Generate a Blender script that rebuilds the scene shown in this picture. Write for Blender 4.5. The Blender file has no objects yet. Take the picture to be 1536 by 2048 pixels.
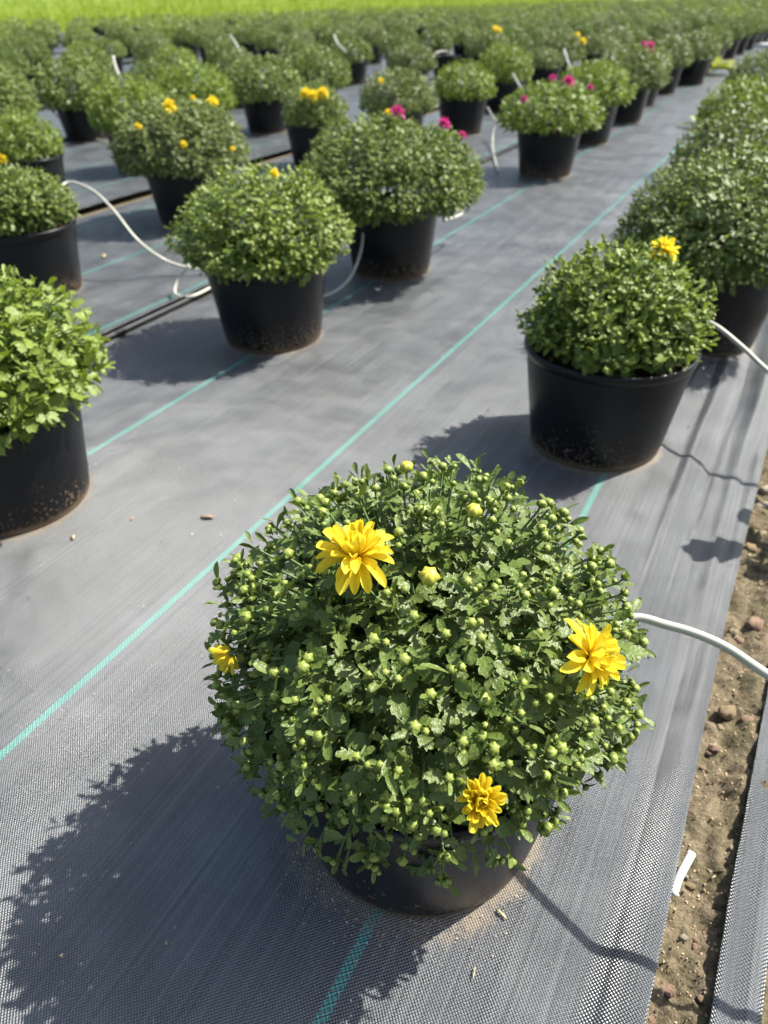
import bpy, math, random
import numpy as np
from mathutils import Vector, Matrix, Euler, noise

# ------------------------------------------------------------------ camera, world, sun
scene = bpy.context.scene
COL = scene.collection
PITCH, YAW, ROLL, FPX, CAMH = math.radians(35.94), math.radians(28.94), math.radians(-1.28), 1420.0, 0.80
fw = Vector((-math.sin(YAW)*math.cos(PITCH), math.cos(YAW)*math.cos(PITCH), -math.sin(PITCH)))
r0 = Vector((math.cos(YAW), math.sin(YAW), 0)); u0 = r0.cross(fw)
CR = math.cos(ROLL)*r0 + math.sin(ROLL)*u0
CU = -math.sin(ROLL)*r0 + math.cos(ROLL)*u0
cd = bpy.data.cameras.new('camera'); cam = bpy.data.objects.new('camera', cd); COL.objects.link(cam)
cam.matrix_world = Matrix(((CR.x, CU.x, -fw.x, 0), (CR.y, CU.y, -fw.y, 0), (CR.z, CU.z, -fw.z, CAMH), (0, 0, 0, 1)))
cd.sensor_fit = 'VERTICAL'; cd.sensor_height = 36.0; cd.lens = FPX/2048*36.0
cd.clip_start = 0.02; cd.clip_end = 2000
cd.dof.use_dof = True; cd.dof.focus_distance = 0.60; cd.dof.aperture_fstop = 6.4
scene.camera = cam

SUN = Vector((0.16, 0.18, 0.30)).normalized()
EL = math.asin(SUN.z); AZ = math.atan2(SUN.x, SUN.y)
w = bpy.data.worlds.new('World'); scene.world = w; w.use_nodes = True
nt = w.node_tree; bg = nt.nodes['Background']
sky = nt.nodes.new('ShaderNodeTexSky'); sky.sky_type = 'NISHITA'; sky.sun_disc = False
sky.sun_elevation = EL; sky.sun_rotation = AZ; sky.air_density = 1.0; sky.dust_density = 2.5
nt.links.new(sky.outputs[0], bg.inputs[0]); bg.inputs[1].default_value = 0.10
sl = bpy.data.lights.new('sun', 'SUN'); sl.energy = 5.0; sl.angle = math.radians(0.53); sl.color = (1.0, 0.955, 0.88)
so = bpy.data.objects.new('sun', sl); COL.objects.link(so)
so.rotation_euler = SUN.to_track_quat('Z', 'Y').to_euler(); so.location = SUN*20
vs = scene.view_settings; vs.view_transform = 'Standard'; vs.look = 'None'; vs.gamma = 1; vs.exposure = 1.10
vs.use_curve_mapping = False

def pix(px, py, z):
    """point at height z seen at photograph pixel (px, py)"""
    d = (px-768)/FPX*CR - (py-1024)/FPX*CU + fw
    t = (z-CAMH)/d.z
    return Vector((d.x*t, d.y*t, z))
def ray(px, py):
    return ((px-768)/FPX*CR - (py-1024)/FPX*CU + fw).normalized()
def fdepth(x, y):
    return -math.sin(YAW)*x + math.cos(YAW)*y

# ------------------------------------------------------------------ helpers
def new_mesh(name, V, F, mats, smooth=True, attrs=None, matidx=None):
    V = np.asarray(V, dtype=np.float32); F = np.asarray(F, dtype=np.int32)
    me = bpy.data.meshes.new(name)
    k = F.shape[1]
    me.vertices.add(len(V)); me.vertices.foreach_set('co', V.ravel())
    me.loops.add(F.size); me.loops.foreach_set('vertex_index', F.ravel())
    me.polygons.add(len(F)); me.polygons.foreach_set('loop_start', np.arange(0, F.size, k, dtype=np.int32))
    me.polygons.foreach_set('loop_total', np.full(len(F), k, dtype=np.int32))
    me.polygons.foreach_set('use_smooth', np.full(len(F), smooth))
    for m in (mats if isinstance(mats, (list, tuple)) else [mats]): me.materials.append(m)
    if matidx is not None: me.polygons.foreach_set('material_index', np.asarray(matidx, dtype=np.int32))
    for an, av in (attrs or {}).items():
        at = me.attributes.new(an, 'FLOAT', 'POINT'); at.data.foreach_set('value', np.asarray(av, dtype=np.float32))
    me.update(calc_edges=True); me.validate()
    return me
def obj(name, me, parent=None, mat4=None):
    o = bpy.data.objects.new(name, me); COL.objects.link(o)
    if parent is not None: o.parent = parent
    if mat4 is not None: o.matrix_local = mat4
    return o
def empty(name, loc, rz=0):
    o = bpy.data.objects.new(name, None); COL.objects.link(o); o.location = loc; o.rotation_euler = (0, 0, rz)
    o.empty_display_size = 0.05
    return o
def tag(o, label=None, cat=None, group=None, kind=None):
    if label: o['label'] = label
    if cat: o['category'] = cat
    if group: o['group'] = group
    if kind: o['kind'] = kind
    return o
def tris(faces):
    out = []
    for f in faces:
        for i in range(1, len(f)-1): out.append((f[0], f[i], f[i+1]))
    return np.array(out, dtype=np.int32)
def merge(tpl, M, P):
    """instances of a template (V,F): M (n,3,3), P (n,3)"""
    V, F = tpl[0], tpl[1]; n = len(P); k = len(V)
    VV = np.einsum('nij,kj->nki', M, V) + P[:, None, :]
    FF = F[None] + (np.arange(n)*k)[:, None, None]
    return VV.reshape(-1, 3), FF.reshape(-1, 3)
def frames(y, up, s, sx=None):
    """rotation matrices with local y along y, local z near up, scaled"""
    y = y/np.linalg.norm(y, axis=1, keepdims=True)
    x = np.cross(y, up); x /= np.linalg.norm(x, axis=1, keepdims=True)+1e-9
    z = np.cross(x, y)
    M = np.stack([x*(sx if sx is not None else s)[:, None], y*s[:, None], z*s[:, None]], axis=2)
    return M
def lathe(prof, n, closed_top=False):
    V = []; F = []
    for r, z in prof:
        for i in range(n):
            a = 2*math.pi*i/n; V.append((r*math.cos(a), r*math.sin(a), z))
    m = len(prof)
    for j in range(m-1):
        for i in range(n):
            F.append((j*n+i, j*n+(i+1) % n, (j+1)*n+(i+1) % n, (j+1)*n+i))
    return np.array(V), np.array(F)
def catmull(pts, sub):
    P = [Vector(p) for p in pts]; P = [2*P[0]-P[1]] + P + [2*P[-1]-P[-2]]
    out = []
    for i in range(1, len(P)-2):
        for s in range(sub):
            t = s/sub; a, b, c, d = P[i-1], P[i], P[i+1], P[i+2]
            out.append(0.5*((2*b)+(c-a)*t+(2*a-5*b+4*c-d)*t*t+(3*b-a-3*c+d)*t**3))
    out.append(P[-2]); return out
def tube_mesh(name, pts, r, mat, n=10, r_end=None, caps=True):
    V = []; F = []; m = len(pts); up = Vector((0.13, 0.21, 1)).normalized()
    for j, p in enumerate(pts):
        t = (pts[min(j+1, m-1)]-pts[max(j-1, 0)]).normalized()
        a = t.cross(up).normalized(); b = a.cross(t)
        rr = r if r_end is None else r+(r_end-r)*j/(m-1)
        for i in range(n):
            q = 2*math.pi*i/n; V.append(p+rr*(math.cos(q)*a+math.sin(q)*b))
    for j in range(m-1):
        for i in range(n): F.append((j*n+i, j*n+(i+1) % n, (j+1)*n+(i+1) % n, (j+1)*n+i))
    F = [tuple(f) for f in tris(F)]
    if caps:
        c0 = len(V); V.append(pts[0]); V.append(pts[-1])
        for i in range(n):
            F.append((c0, (i+1) % n, i)); F.append((c0+1, (m-1)*n+i, (m-1)*n+(i+1) % n))
    return new_mesh(name, np.array([tuple(v) for v in V]), np.array(F), mat)

# ------------------------------------------------------------------ materials
class NT:
    def __init__(s, name):
        s.m = bpy.data.materials.new(name); s.m.use_nodes = True; s.t = s.m.node_tree
        s.p = s.t.nodes['Principled BSDF']; s.out = s.t.nodes['Material Output']
    def n(s, typ, **kw):
        nd = s.t.nodes.new(typ)
        for k, v in kw.items(): setattr(nd, k, v)
        return nd
    def l(s, a, b): s.t.links.new(a, b)
    def inp(s, sock, v):
        if hasattr(v, 'is_linked') or isinstance(v, bpy.types.NodeSocket): s.l(v, sock)
        else: sock.default_value = v
    def math(s, op, a, b=None, c=None, clamp=False):
        nd = s.n('ShaderNodeMath', operation=op); nd.use_clamp = clamp
        s.inp(nd.inputs[0], a)
        if b is not None: s.inp(nd.inputs[1], b)
        if c is not None: s.inp(nd.inputs[2], c)
        return nd.outputs[0]
    def mix(s, f, a, b):
        nd = s.n('ShaderNodeMix', data_type='RGBA')
        s.inp(nd.inputs[0], f); s.inp(nd.inputs[6], a); s.inp(nd.inputs[7], b)
        return nd.outputs[2]
    def noise(s, vec, scale, detail=3, rough=0.5, lac=2.0):
        nd = s.n('ShaderNodeTexNoise'); nd.inputs['Scale'].default_value = scale
        nd.inputs['Detail'].default_value = detail; nd.inputs['Roughness'].default_value = rough
        if vec is not None: s.l(vec, nd.inputs['Vector'])
        return nd.outputs[0]
    def ramp(s, f, a, b, lo=0.0, hi=1.0):
        nd = s.n('ShaderNodeMapRange'); nd.clamp = True
        s.inp(nd.inputs[0], f); nd.inputs[1].default_value = a; nd.inputs[2].default_value = b
        nd.inputs[3].default_value = lo; nd.inputs[4].default_value = hi
        return nd.outputs[0]
    def bump(s, hgt, dist, strength=1.0):
        nd = s.n('ShaderNodeBump'); nd.inputs['Distance'].default_value = dist; nd.inputs['Strength'].default_value = strength
        s.l(hgt, nd.inputs['Height']); s.l(nd.outputs[0], s.p.inputs['Normal']); return nd
def C4(r, g, b): return (r, g, b, 1.0)

def mat_leaf(name, dark, light, trans=0.22, rough=0.40, loose=0.15):
    t = NT(name)
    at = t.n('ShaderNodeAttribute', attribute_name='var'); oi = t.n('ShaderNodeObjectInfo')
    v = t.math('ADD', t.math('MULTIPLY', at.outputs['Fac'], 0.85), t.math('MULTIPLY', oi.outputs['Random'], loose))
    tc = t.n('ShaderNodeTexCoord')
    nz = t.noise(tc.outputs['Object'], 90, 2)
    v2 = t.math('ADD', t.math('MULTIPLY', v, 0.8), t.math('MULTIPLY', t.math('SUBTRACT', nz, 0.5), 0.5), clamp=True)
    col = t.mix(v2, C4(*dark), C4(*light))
    rm = t.n('ShaderNodeAttribute', attribute_name='rim').outputs['Fac']
    pale = t.math('ADD', t.ramp(rm, 0.82, 1.0, 0.0, 0.30), t.ramp(rm, 0.0, 0.12, 0.32, 0.0))
    col = t.mix(pale, col, C4(light[0]*1.35, light[1]*1.25, light[2]*1.5))
    geo = t.n('ShaderNodeNewGeometry')
    t.bump(t.noise(geo.outputs['Position'], 380, 2), 0.0016, 0.7)
    col = t.mix(t.math('MULTIPLY', geo.outputs['Backfacing'], 0.45), col, C4(light[0]*1.15+0.01, light[1]*1.05+0.01, light[2]*1.2+0.008))
    t.l(col, t.p.inputs['Base Color']); t.p.inputs['Roughness'].default_value = rough
    t.p.inputs['Specular IOR Level'].default_value = 0.40
    tr = t.n('ShaderNodeBsdfTranslucent'); t.l(t.mix(0.55, col, C4(light[0]*1.7, light[1]*1.6, light[2]*0.6)), tr.inputs[0])
    mx = t.n('ShaderNodeMixShader'); mx.inputs[0].default_value = trans
    t.l(t.p.outputs[0], mx.inputs[1]); t.l(tr.outputs[0], mx.inputs[2]); t.l(mx.outputs[0], t.out.inputs[0])
    return t.m
LEAF = {
    'deep':   mat_leaf('leaf_deep', (0.038, 0.074, 0.012), (0.132, 0.196, 0.038)),
    'mid':    mat_leaf('leaf_mid', (0.044, 0.082, 0.014), (0.160, 0.226, 0.046)),
    'bright': mat_leaf('leaf_bright', (0.066, 0.125, 0.012), (0.195, 0.275, 0.044), 0.28),
    'fresh':  mat_leaf('leaf_fresh', (0.055, 0.102, 0.012), (0.190, 0.270, 0.044), 0.28),
    'sage':   mat_leaf('leaf_sage', (0.050, 0.084, 0.020), (0.170, 0.222, 0.066)),
    'weed':   mat_leaf('leaf_weed', (0.20, 0.27, 0.02), (0.34, 0.39, 0.04), 0.4),
}
def mat_bud(name, low, top):
    t = NT(name)
    at = t.n('ShaderNodeAttribute', attribute_name='tip')
    t.l(t.mix(at.outputs['Fac'], C4(*low), C4(*top)), t.p.inputs['Base Color'])
    t.p.inputs['Roughness'].default_value = 0.5
    t.p.inputs['Subsurface Weight'].default_value = 0.0
    return t.m
M_BUD = mat_bud('bud_green', (0.085, 0.140, 0.018), (0.33, 0.37, 0.070))
M_BUDY = mat_bud('bud_yellow', (0.20, 0.27, 0.045), (0.72, 0.55, 0.04))
M_BUDP = mat_bud('bud_pale', (0.15, 0.205, 0.04), (0.50, 0.51, 0.16))
def mat_petal(name, a, b):
    t = NT(name)
    at = t.n('ShaderNodeAttribute', attribute_name='tip')
    col = t.mix(at.outputs['Fac'], C4(*a), C4(*b))
    tc = t.n('ShaderNodeTexCoord')
    mp = t.n('ShaderNodeMapping'); mp.inputs['Scale'].default_value = (900, 40, 40); t.l(tc.outputs['Object'], mp.inputs[0])
    nz = t.noise(mp.outputs[0], 1.0, 2)
    t.l(col, t.p.inputs['Base Color']); t.p.inputs['Roughness'].default_value = 0.5
    t.p.inputs['Specular IOR Level'].default_value = 0.3
    t.bump(nz, 0.0006, 0.6)
    tr = t.n('ShaderNodeBsdfTranslucent'); t.l(col, tr.inputs[0])
    mx = t.n('ShaderNodeMixShader'); mx.inputs[0].default_value = 0.35
    t.l(t.p.outputs[0], mx.inputs[1]); t.l(tr.outputs[0], mx.inputs[2]); t.l(mx.outputs[0], t.out.inputs[0])
    return t.m
M_PETY = mat_petal('petal_yellow', (0.88, 0.64, 0.025), (0.94, 0.80, 0.060))
M_PETP = mat_petal('petal_pink', (0.45, 0.02, 0.16), (0.70, 0.07, 0.32))
def mat_plain(name, col, rough=0.6, spec=0.4, var=0.0, scale=60, bump=0.0):
    t = NT(name)
    tc = t.n('ShaderNodeTexCoord'); nz = t.noise(tc.outputs['Object'], scale, 4)
    t.l(t.mix(t.ramp(nz, 0.3, 0.7), C4(*[c*(1-var) for c in col]), C4(*[min(1, c*(1+var)) for c in col])), t.p.inputs['Base Color'])
    t.p.inputs['Roughness'].default_value = rough; t.p.inputs['Specular IOR Level'].default_value = spec
    if bump: t.bump(nz, bump)
    return t.m
M_STEM = mat_plain('stem_green', (0.115, 0.175, 0.060), 0.6, 0.3, 0.3, 90)
M_DISC = mat_plain('disc_green', (0.42, 0.36, 0.03), 0.7, 0.2, 0.4, 900, 0.002)
M_HOSE = mat_plain('hose_vinyl', (0.47, 0.465, 0.385), 0.38, 0.5, 0.10, 30)
M_TAGW = mat_plain('tag_white', (0.75, 0.74, 0.68), 0.5, 0.4, 0.05, 30)
M_PIPE = mat_plain('pipe_black', (0.012, 0.012, 0.014), 0.5, 0.35, 0.4, 40)
M_CHIP = mat_plain('wood_chip', (0.36, 0.24, 0.15), 0.8, 0.2, 0.35, 200, 0.002)
M_STRAW = mat_plain('straw', (0.42, 0.33, 0.19), 0.8, 0.2, 0.3, 200)
M_BOARD = mat_plain('white_board', (0.78, 0.78, 0.76), 0.6, 0.3, 0.06, 20)
STONES = [mat_plain('stone_%d' % i, c, 0.85, 0.25, 0.28, 130, 0.004) for i, c in enumerate([(0.52, 0.35, 0.24), (0.54, 0.40, 0.23), (0.62, 0.50, 0.31), (0.34, 0.23, 0.15), (0.60, 0.52, 0.40)])]

def mat_pot():
    t = NT('pot_plastic')
    tc = t.n('ShaderNodeTexCoord'); oi = t.n('ShaderNodeObjectInfo')
    ad = t.n('ShaderNodeVectorMath', operation='ADD'); t.l(tc.outputs['Object'], ad.inputs[0])
    cb = t.n('ShaderNodeCombineXYZ'); t.l(t.math('MULTIPLY', oi.outputs['Random'], 40), cb.inputs[0]); t.l(cb.outputs[0], ad.inputs[1])
    sep = t.n('ShaderNodeSeparateXYZ'); t.l(tc.outputs['Object'], sep.inputs[0])
    z = sep.outputs[2]
    low = t.ramp(z, 0.0, 0.17, 1.0, 0.0)                       # mud splashed up from the mat
    sp = t.noise(ad.outputs[0], 170, 2, 0.6)
    big = t.noise(ad.outputs[0], 14, 3)
    thr = t.math('ADD', t.math('MULTIPLY', low, t.math('MULTIPLY_ADD', oi.outputs['Random'], 0.14, 0.20)), t.math('MULTIPLY', big, 0.16))
    splash = t.math('MULTIPLY', t.ramp(t.math('ADD', sp, thr), 0.86, 0.95), 0.75)
    rim = t.math('MULTIPLY', t.ramp(t.math('ADD', t.ramp(z, 0.003, 0.022, 1.0, 0.0), t.math('MULTIPLY', big, 0.8)), 0.75, 1.3), 0.8)
    dust = t.math('MULTIPLY', t.ramp(t.noise(ad.outputs[0], 7, 4), 0.4, 0.75), 0.16)
    col = t.mix(dust, C4(0.0030, 0.0036, 0.0052), C4(0.016, 0.016, 0.017))
    col = t.mix(t.math('MAXIMUM', splash, rim), col, C4(0.19, 0.130, 0.075))
    t.l(col, t.p.inputs['Base Color'])
    t.l(t.ramp(t.math('MAXIMUM', splash, dust), 0, 0.5, 0.32, 0.75), t.p.inputs['Roughness'])
    t.p.inputs['Specular IOR Level'].default_value = 0.32
    t.bump(t.noise(tc.outputs['Object'], 420, 2), 0.0006, 0.4)
    return t.m
M_POT = mat_pot()
def mat_soil(name, c0, c1, sc):
    t = NT(name); tc = t.n('ShaderNodeTexCoord')
    a = t.noise(tc.outputs['Object'], sc, 6, 0.7); b = t.noise(tc.outputs['Object'], sc*0.12, 4)
    col = t.mix(t.ramp(a, 0.3, 0.72), C4(*c0), C4(*c1))
    col = t.mix(t.math('MULTIPLY', t.ramp(b, 0.45, 0.7), 0.6), col, C4(c0[0]*0.75, c0[1]*0.95, c0[2]*0.6))
    t.l(col, t.p.inputs['Base Color']); t.p.inputs['Roughness'].default_value = 0.95; t.p.inputs['Specular IOR Level'].default_value = 0.15
    t.bump(a, 0.006, 0.9); return t.m
M_SOIL = mat_soil('soil_strip', (0.090, 0.073, 0.044), (0.275, 0.222, 0.145), 160)
M_POTSOIL = mat_soil('potting_soil', (0.02, 0.014, 0.009), (0.075, 0.050, 0.032), 120)

STRIPES = [-1.215, -0.727, -0.193, -1.735, -2.203, -2.72, -3.30, -3.82, -4.36]
def mat_fabric():
    t = NT('woven_mat')
    geo = t.n('ShaderNodeNewGeometry'); pos = geo.outputs['Position']
    sep = t.n('ShaderNodeSeparateXYZ'); t.l(pos, sep.inputs[0]); x, y = sep.outputs[0], sep.outputs[1]
    P = 0.00200                                                  # one tape
    # tapes wander a little
    wob = t.math('MULTIPLY', t.math('SUBTRACT', t.noise(pos, 6, 2), 0.5), 0.010)
    wob2 = t.math('MULTIPLY', t.math('SUBTRACT', t.noise(pos, 9, 2), 0.5), 0.010)
    u = t.math('DIVIDE', t.math('ADD', x, wob), P); v = t.math('DIVIDE', t.math('ADD', y, wob2), P)
    su = t.math('SINE', t.math('MULTIPLY', u, math.pi)); sv = t.math('SINE', t.math('MULTIPLY', v, math.pi))
    weave = t.math('MULTIPLY', su, sv)                           # -1..1, plain weave over / under
    over = t.ramp(weave, -0.25, 0.25)
    # streaks along the tapes, blotchy dust, scuffs
    mp = t.n('ShaderNodeMapping'); mp.inputs['Scale'].default_value = (190, 1.6, 1); t.l(pos, mp.inputs[0])
    streak = t.noise(mp.outputs[0], 1.0, 3, 0.6)
    mp2 = t.n('ShaderNodeMapping'); mp2.inputs['Scale'].default_value = (26, 2.6, 1); t.l(pos, mp2.inputs[0])
    streak2 = t.noise(mp2.outputs[0], 1.0, 3, 0.6)
    blot = t.noise(pos, 3.0, 5, 0.62)
    blot2 = t.noise(pos, 11.0, 4, 0.6)
    dust = t.math('ADD', t.math('MULTIPLY', t.ramp(blot, 0.38, 0.70), 0.24), t.math('MULTIPLY', t.ramp(blot2, 0.44, 0.68), 0.26))
    dust = t.math('ADD', dust, t.math('MULTIPLY', t.ramp(streak, 0.54, 0.72), 0.60))
    dust = t.math('ADD', dust, t.math('MULTIPLY', t.ramp(streak2, 0.48, 0.70), 0.12), clamp=True)
    base = t.mix(over, C4(0.021, 0.0245, 0.027), C4(0.070, 0.077, 0.082))
    base = t.mix(t.math('MULTIPLY', dust, 0.55), base, C4(0.162, 0.173, 0.169))
    speck = t.ramp(t.noise(pos, 560, 2, 0.6), 0.70, 0.78)
    mp3 = t.n('ShaderNodeMapping'); mp3.inputs['Scale'].default_value = (330, 1.1, 1); t.l(pos, mp3.inputs[0])
    fine = t.math('MULTIPLY', t.noise(mp3.outputs[0], 1.0, 2, 0.6), t.ramp(t.noise(pos, 6.0, 4), 0.35, 0.65, 0.78, 1.2))
    hsv = t.n('ShaderNodeHueSaturation'); t.l(base, hsv.inputs['Color']); t.l(t.ramp(fine, 0.28, 0.72, 0.62, 1.50), hsv.inputs['Value']); base = hsv.outputs[0]
    base = t.mix(t.math('MULTIPLY', speck, 0.50), base, C4(0.42, 0.41, 0.38))
    # tracer stripes: green tapes with black ones crossing over
    sm = None
    for xs in STRIPES:
        d = t.math('LESS_THAN', t.math('ABSOLUTE', t.math('SUBTRACT', x, xs)), 0.0058)
        sm = d if sm is None else t.math('MAXIMUM', sm, d)
    ck = t.ramp(t.math('MULTIPLY', t.math('SINE', t.math('MULTIPLY', u, math.pi*0.62)), t.math('SINE', t.math('MULTIPLY', v, math.pi*0.62))), -0.12, 0.12, 0.06, 1.0)
    base = t.mix(t.math('MULTIPLY', sm, ck), base, C4(0.032, 0.32, 0.25))
    # sand washed out round the pots (vertex mask with its own shape)
    at = t.n('ShaderNodeAttribute', attribute_name='dirt')
    gr = t.noise(pos, 420, 3, 0.7); gr2 = t.noise(pos, 38, 4, 0.6)
    dm = t.ramp(t.math('ADD', at.outputs['Fac'], t.math('ADD', t.math('MULTIPLY', t.math('SUBTRACT', gr, 0.5), 0.9), t.math('MULTIPLY', t.math('SUBTRACT', gr2, 0.5), 1.1))), 0.42, 0.72)
    base = t.mix(t.math('MULTIPLY', dm, 0.80), base, C4(0.19, 0.150, 0.100))
    t.l(base, t.p.inputs['Base Color'])
    rg = t.ramp(t.math('ADD', dust, dm), 0.0, 1.0, 0.29, 0.46)
    t.l(rg, t.p.inputs['Roughness']); t.p.inputs['Specular IOR Level'].default_value = 1.0
    hgt = t.math('ADD', weave, t.math('MULTIPLY', streak, 0.8))
    t.bump(hgt, 0.00055, 1.0)
    return t.m
M_FAB = mat_fabric()

# ------------------------------------------------------------------ planting plan
# x, y on the mat, crown radius, crown height above the pot centre, leaf tone, kind
POT_H, POT_RB, POT_RT = 0.225, 0.138, 0.172
PL = []
def plant(x, y, R, H, tone, kind, label, flowers=(), rz=None, pale=False, group=None, zc=None, low=-0.50):
    if zc is None: H = H+0.235-0.285; zc = 0.285; R = R-0.012
    PL.append(dict(x=x, y=y, R=R, H=H, tone=tone, kind=kind, label=label, flowers=flowers, rz=rz, pale=pale, group=group, zc=zc, low=low))
Y, K = 'yellow', 'pink'
plant(-0.208, 0.452, 0.196, 0.147, 'deep', 'hero', 'budding mum with open yellow flowers in a black pot, spotted with mud at the base', zc=0.290)
plant(-0.250, 1.42, 0.164, 0.138, 'fresh', 'near', 'smaller mum showing its black pot rim, one yellow flower, white tube leaving it', [(1322, 515, Y, 0.030)], zc=0.265, low=-0.22)
plant(-0.130, 2.12, 0.270, 0.240, 'mid', 'near', 'broad pale-budded mum behind the rim-showing mum beside the bare soil', pale=True)
plant(-0.22, 3.15, 0.24, 0.22, 'sage', 'mid', 'round mum next behind the broad pale-budded mum along the soil strip')
plant(-0.34, 4.5, 0.23, 0.21, 'fresh', 'mid', 'glossy green mum, two behind the broad pale-budded mum along the soil strip')
plant(-0.42, 6.4, 0.24, 0.22, 'sage', 'mid', 'grey-green mum at the far open end of the row along the soil strip')
plant(-1.215, 0.68, 0.236, 0.200, 'bright', 'near', 'leafy lime-green mum without buds in a mud-speckled black pot')
plant(-1.240, 1.60, 0.240, 0.215, 'fresh', 'near', 'dome-shaped mum full of pale buds between two loops of white tube', [(548, 357, Y, 0.013)], pale=True)
plant(-1.225, 2.31, 0.322, 0.248, 'mid', 'near', 'wide mum with three pink flowers on top of its crown', [(795, 233, K, 0.027), (885, 255, K, 0.024), (925, 274, K, 0.016), (775, 220, 'orange', 0.012)])
plant(-1.24, 4.15, 0.275, 0.20, 'fresh', 'mid', 'light green mum with magenta flowers in a pot standing alone by the aisle', [(1135, 168, K, 0.040), (1105, 150, K, 0.026), (1050, 202, K, 0.024), (1185, 174, K, 0.022)])
plant(-1.31, 5.25, 0.255, 0.22, 'bright', 'mid', 'yellow-green mum directly behind the magenta-flowered one along the aisle')
plant(-1.32, 6.30, 0.28, 0.25, 'sage', 'mid', 'grey-green mum with faded pink flowers, two behind the magenta-flowered one', [(1310, 80, K, 0.045), (1290, 84, K, 0.03)])
plant(-2.20, 1.57, 0.190, 0.150, 'mid', 'near', 'low mum in a wide black pot with a white plant tag stuck in its soil')
plant(-2.36, 2.55, 0.285, 0.245, 'sage', 'near', 'big grey-green mum dotted with scattered yellow flowers behind the pale-budded dome', [(340, 219, Y, 0.032), (440, 184, Y, 0.030), (385, 203, Y, 0.013), (280, 257, Y, 0.016), (367, 290, Y, 0.015), (460, 298, Y, 0.012)])
plant(-2.52, 3.85, 0.19, 0.185, 'mid', 'mid', 'small mum topped with one dense clump of yellow flowers', [(612, 191, Y, 0.042), (645, 189, Y, 0.042), (628, 194, Y, 0.04)])
plant(-2.34, 4.52, 0.245, 0.21, 'sage', 'mid', 'grey-green mum with a single small yellow flower behind the pink-flowered mum', [(763, 166, Y, 0.026)])
plant(-2.22, 5.28, 0.225, 0.20, 'bright', 'mid', 'neat lime-topped mum in a tall black pot behind the pink-flowered mum')
plant(-2.38, 6.52, 0.24, 0.24, 'fresh', 'mid', 'glossy mum with white tube beside it behind the lime-topped one')
plant(-2.45, 7.75, 0.20, 0.15, 'sage', 'mid', 'low flat mum with a white tube standing in front of its pot')
plant(-2.60, 8.7, 0.28, 0.25, 'sage', 'mid', 'dusty green mum with small yellow flowers, behind the low flat one', [(1160, 66, Y, 0.04), (1200, 66, Y, 0.05), (1228, 54, Y, 0.05)])
plant(-3.25, 2.45, 0.19, 0.18, 'fresh', 'mid', 'mum with a yellow flower, mostly hidden beside the tagged pot', [(6, 314, Y, 0.03)])
plant(-3.42, 3.35, 0.255, 0.235, 'fresh', 'mid', 'fresh green mum behind the yellow-dotted grey-green mum, tube ending at its pot')
plant(-3.60, 4.10, 0.27, 0.26, 'bright', 'mid', 'lime-green mum peeking over the yellow-dotted grey-green mum')
plant(-3.60, 4.85, 0.29, 0.24, 'mid', 'mid', 'dark glossy mum in the row behind the yellow-clump one')
plant(-3.66, 5.65, 0.285, 0.25, 'mid', 'mid', 'wide dark green mum behind the mum topped with yellow flowers')
plant(-3.62, 7.30, 0.24, 0.20, 'sage', 'mid', 'grey mum left of an empty pot in the fourth row from the bare soil')
plant(-3.60, 9.25, 0.27, 0.24, 'sage', 'mid', 'grey-green mum with two bright yellow flowers behind the empty pot', [(990, 60, Y, 0.055), (1006, 51, Y, 0.045)])
plant(-4.62, 3.40, 0.25, 0.25, 'mid', 'mid', 'coarse dark mum with a white tube running out from under it')
plant(-4.62, 4.05, 0.29, 0.27, 'mid', 'mid', 'tall dark mum standing beside the coarse dark one with the white tube')
rng = random.Random(11)
ORD = ['first', 'second', 'third', 'fourth', 'fifth', 'sixth', 'seventh', 'eighth', 'ninth', 'tenth', 'eleventh', 'twelfth', 'thirteenth', 'fourteenth', 'fifteenth', 'sixteenth', 'seventeenth', 'eighteenth', 'nineteenth', 'twentieth', 'twenty-first', 'twenty-second', 'twenty-third', 'twenty-fourth']
LIM = 19.5
TW = {'mid': 'green', 'sage': 'grey-green', 'fresh': 'fresh green', 'bright': 'lime-green', 'deep': 'dark green'}
start = {0: 8.4, 1: 7.3, 2: 9.6, 3: 9.9, 4: 4.9}
FARSTUFF = []
def field_end(x, y):
    s = math.cos(YAW)*x+math.sin(YAW)*y                           # the end of the field runs obliquely
    return max(20.0, min(60.0, 40.0+0.95*s))
for row in range(0, 29):
    x0 = -0.25-1.13*row-0.14*max(0, row-4)
    y = start.get(row, 4.4+rng.uniform(0, 0.5))
    while True:
        x = x0+rng.uniform(-0.09, 0.09); yy = y+rng.uniform(-0.10, 0.10)
        if fdepth(x, yy) > field_end(x, yy): break
        side = (math.cos(YAW)*x+math.sin(YAW)*yy)
        dd = fdepth(x, yy)
        if dd > 17.5 and abs(side) < 0.58*dd+0.7:
            FARSTUFF.append((x, yy, rng.uniform(0.80, 1.05), rng.uniform(0, 6.28)))
        elif dd > 1.5 and abs(side) < 0.58*dd+0.6 and rng.random() > 0.03:
            tone = rng.choice(['mid', 'sage', 'fresh', 'mid', 'mid', 'sage', 'deep', 'deep'])
            fl = []
            if row == 3 and abs(yy-11.2) < 0.55: fl = [(940, 36, Y, 0.06)]
            plant(x, yy, rng.uniform(0.215, 0.275), rng.uniform(0.19, 0.25), tone, 'far',
                  '%s mum in a black pot, far part of the %s row from bare soil' % (TW[tone], ORD[min(row, 23)]),
                  fl, group='far %s mums, %s row' % (TW[tone], ORD[min(row, 23)]))
        y += rng.uniform(0.90, 1.08) if row < 3 else rng.uniform(0.98, 1.22)

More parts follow.
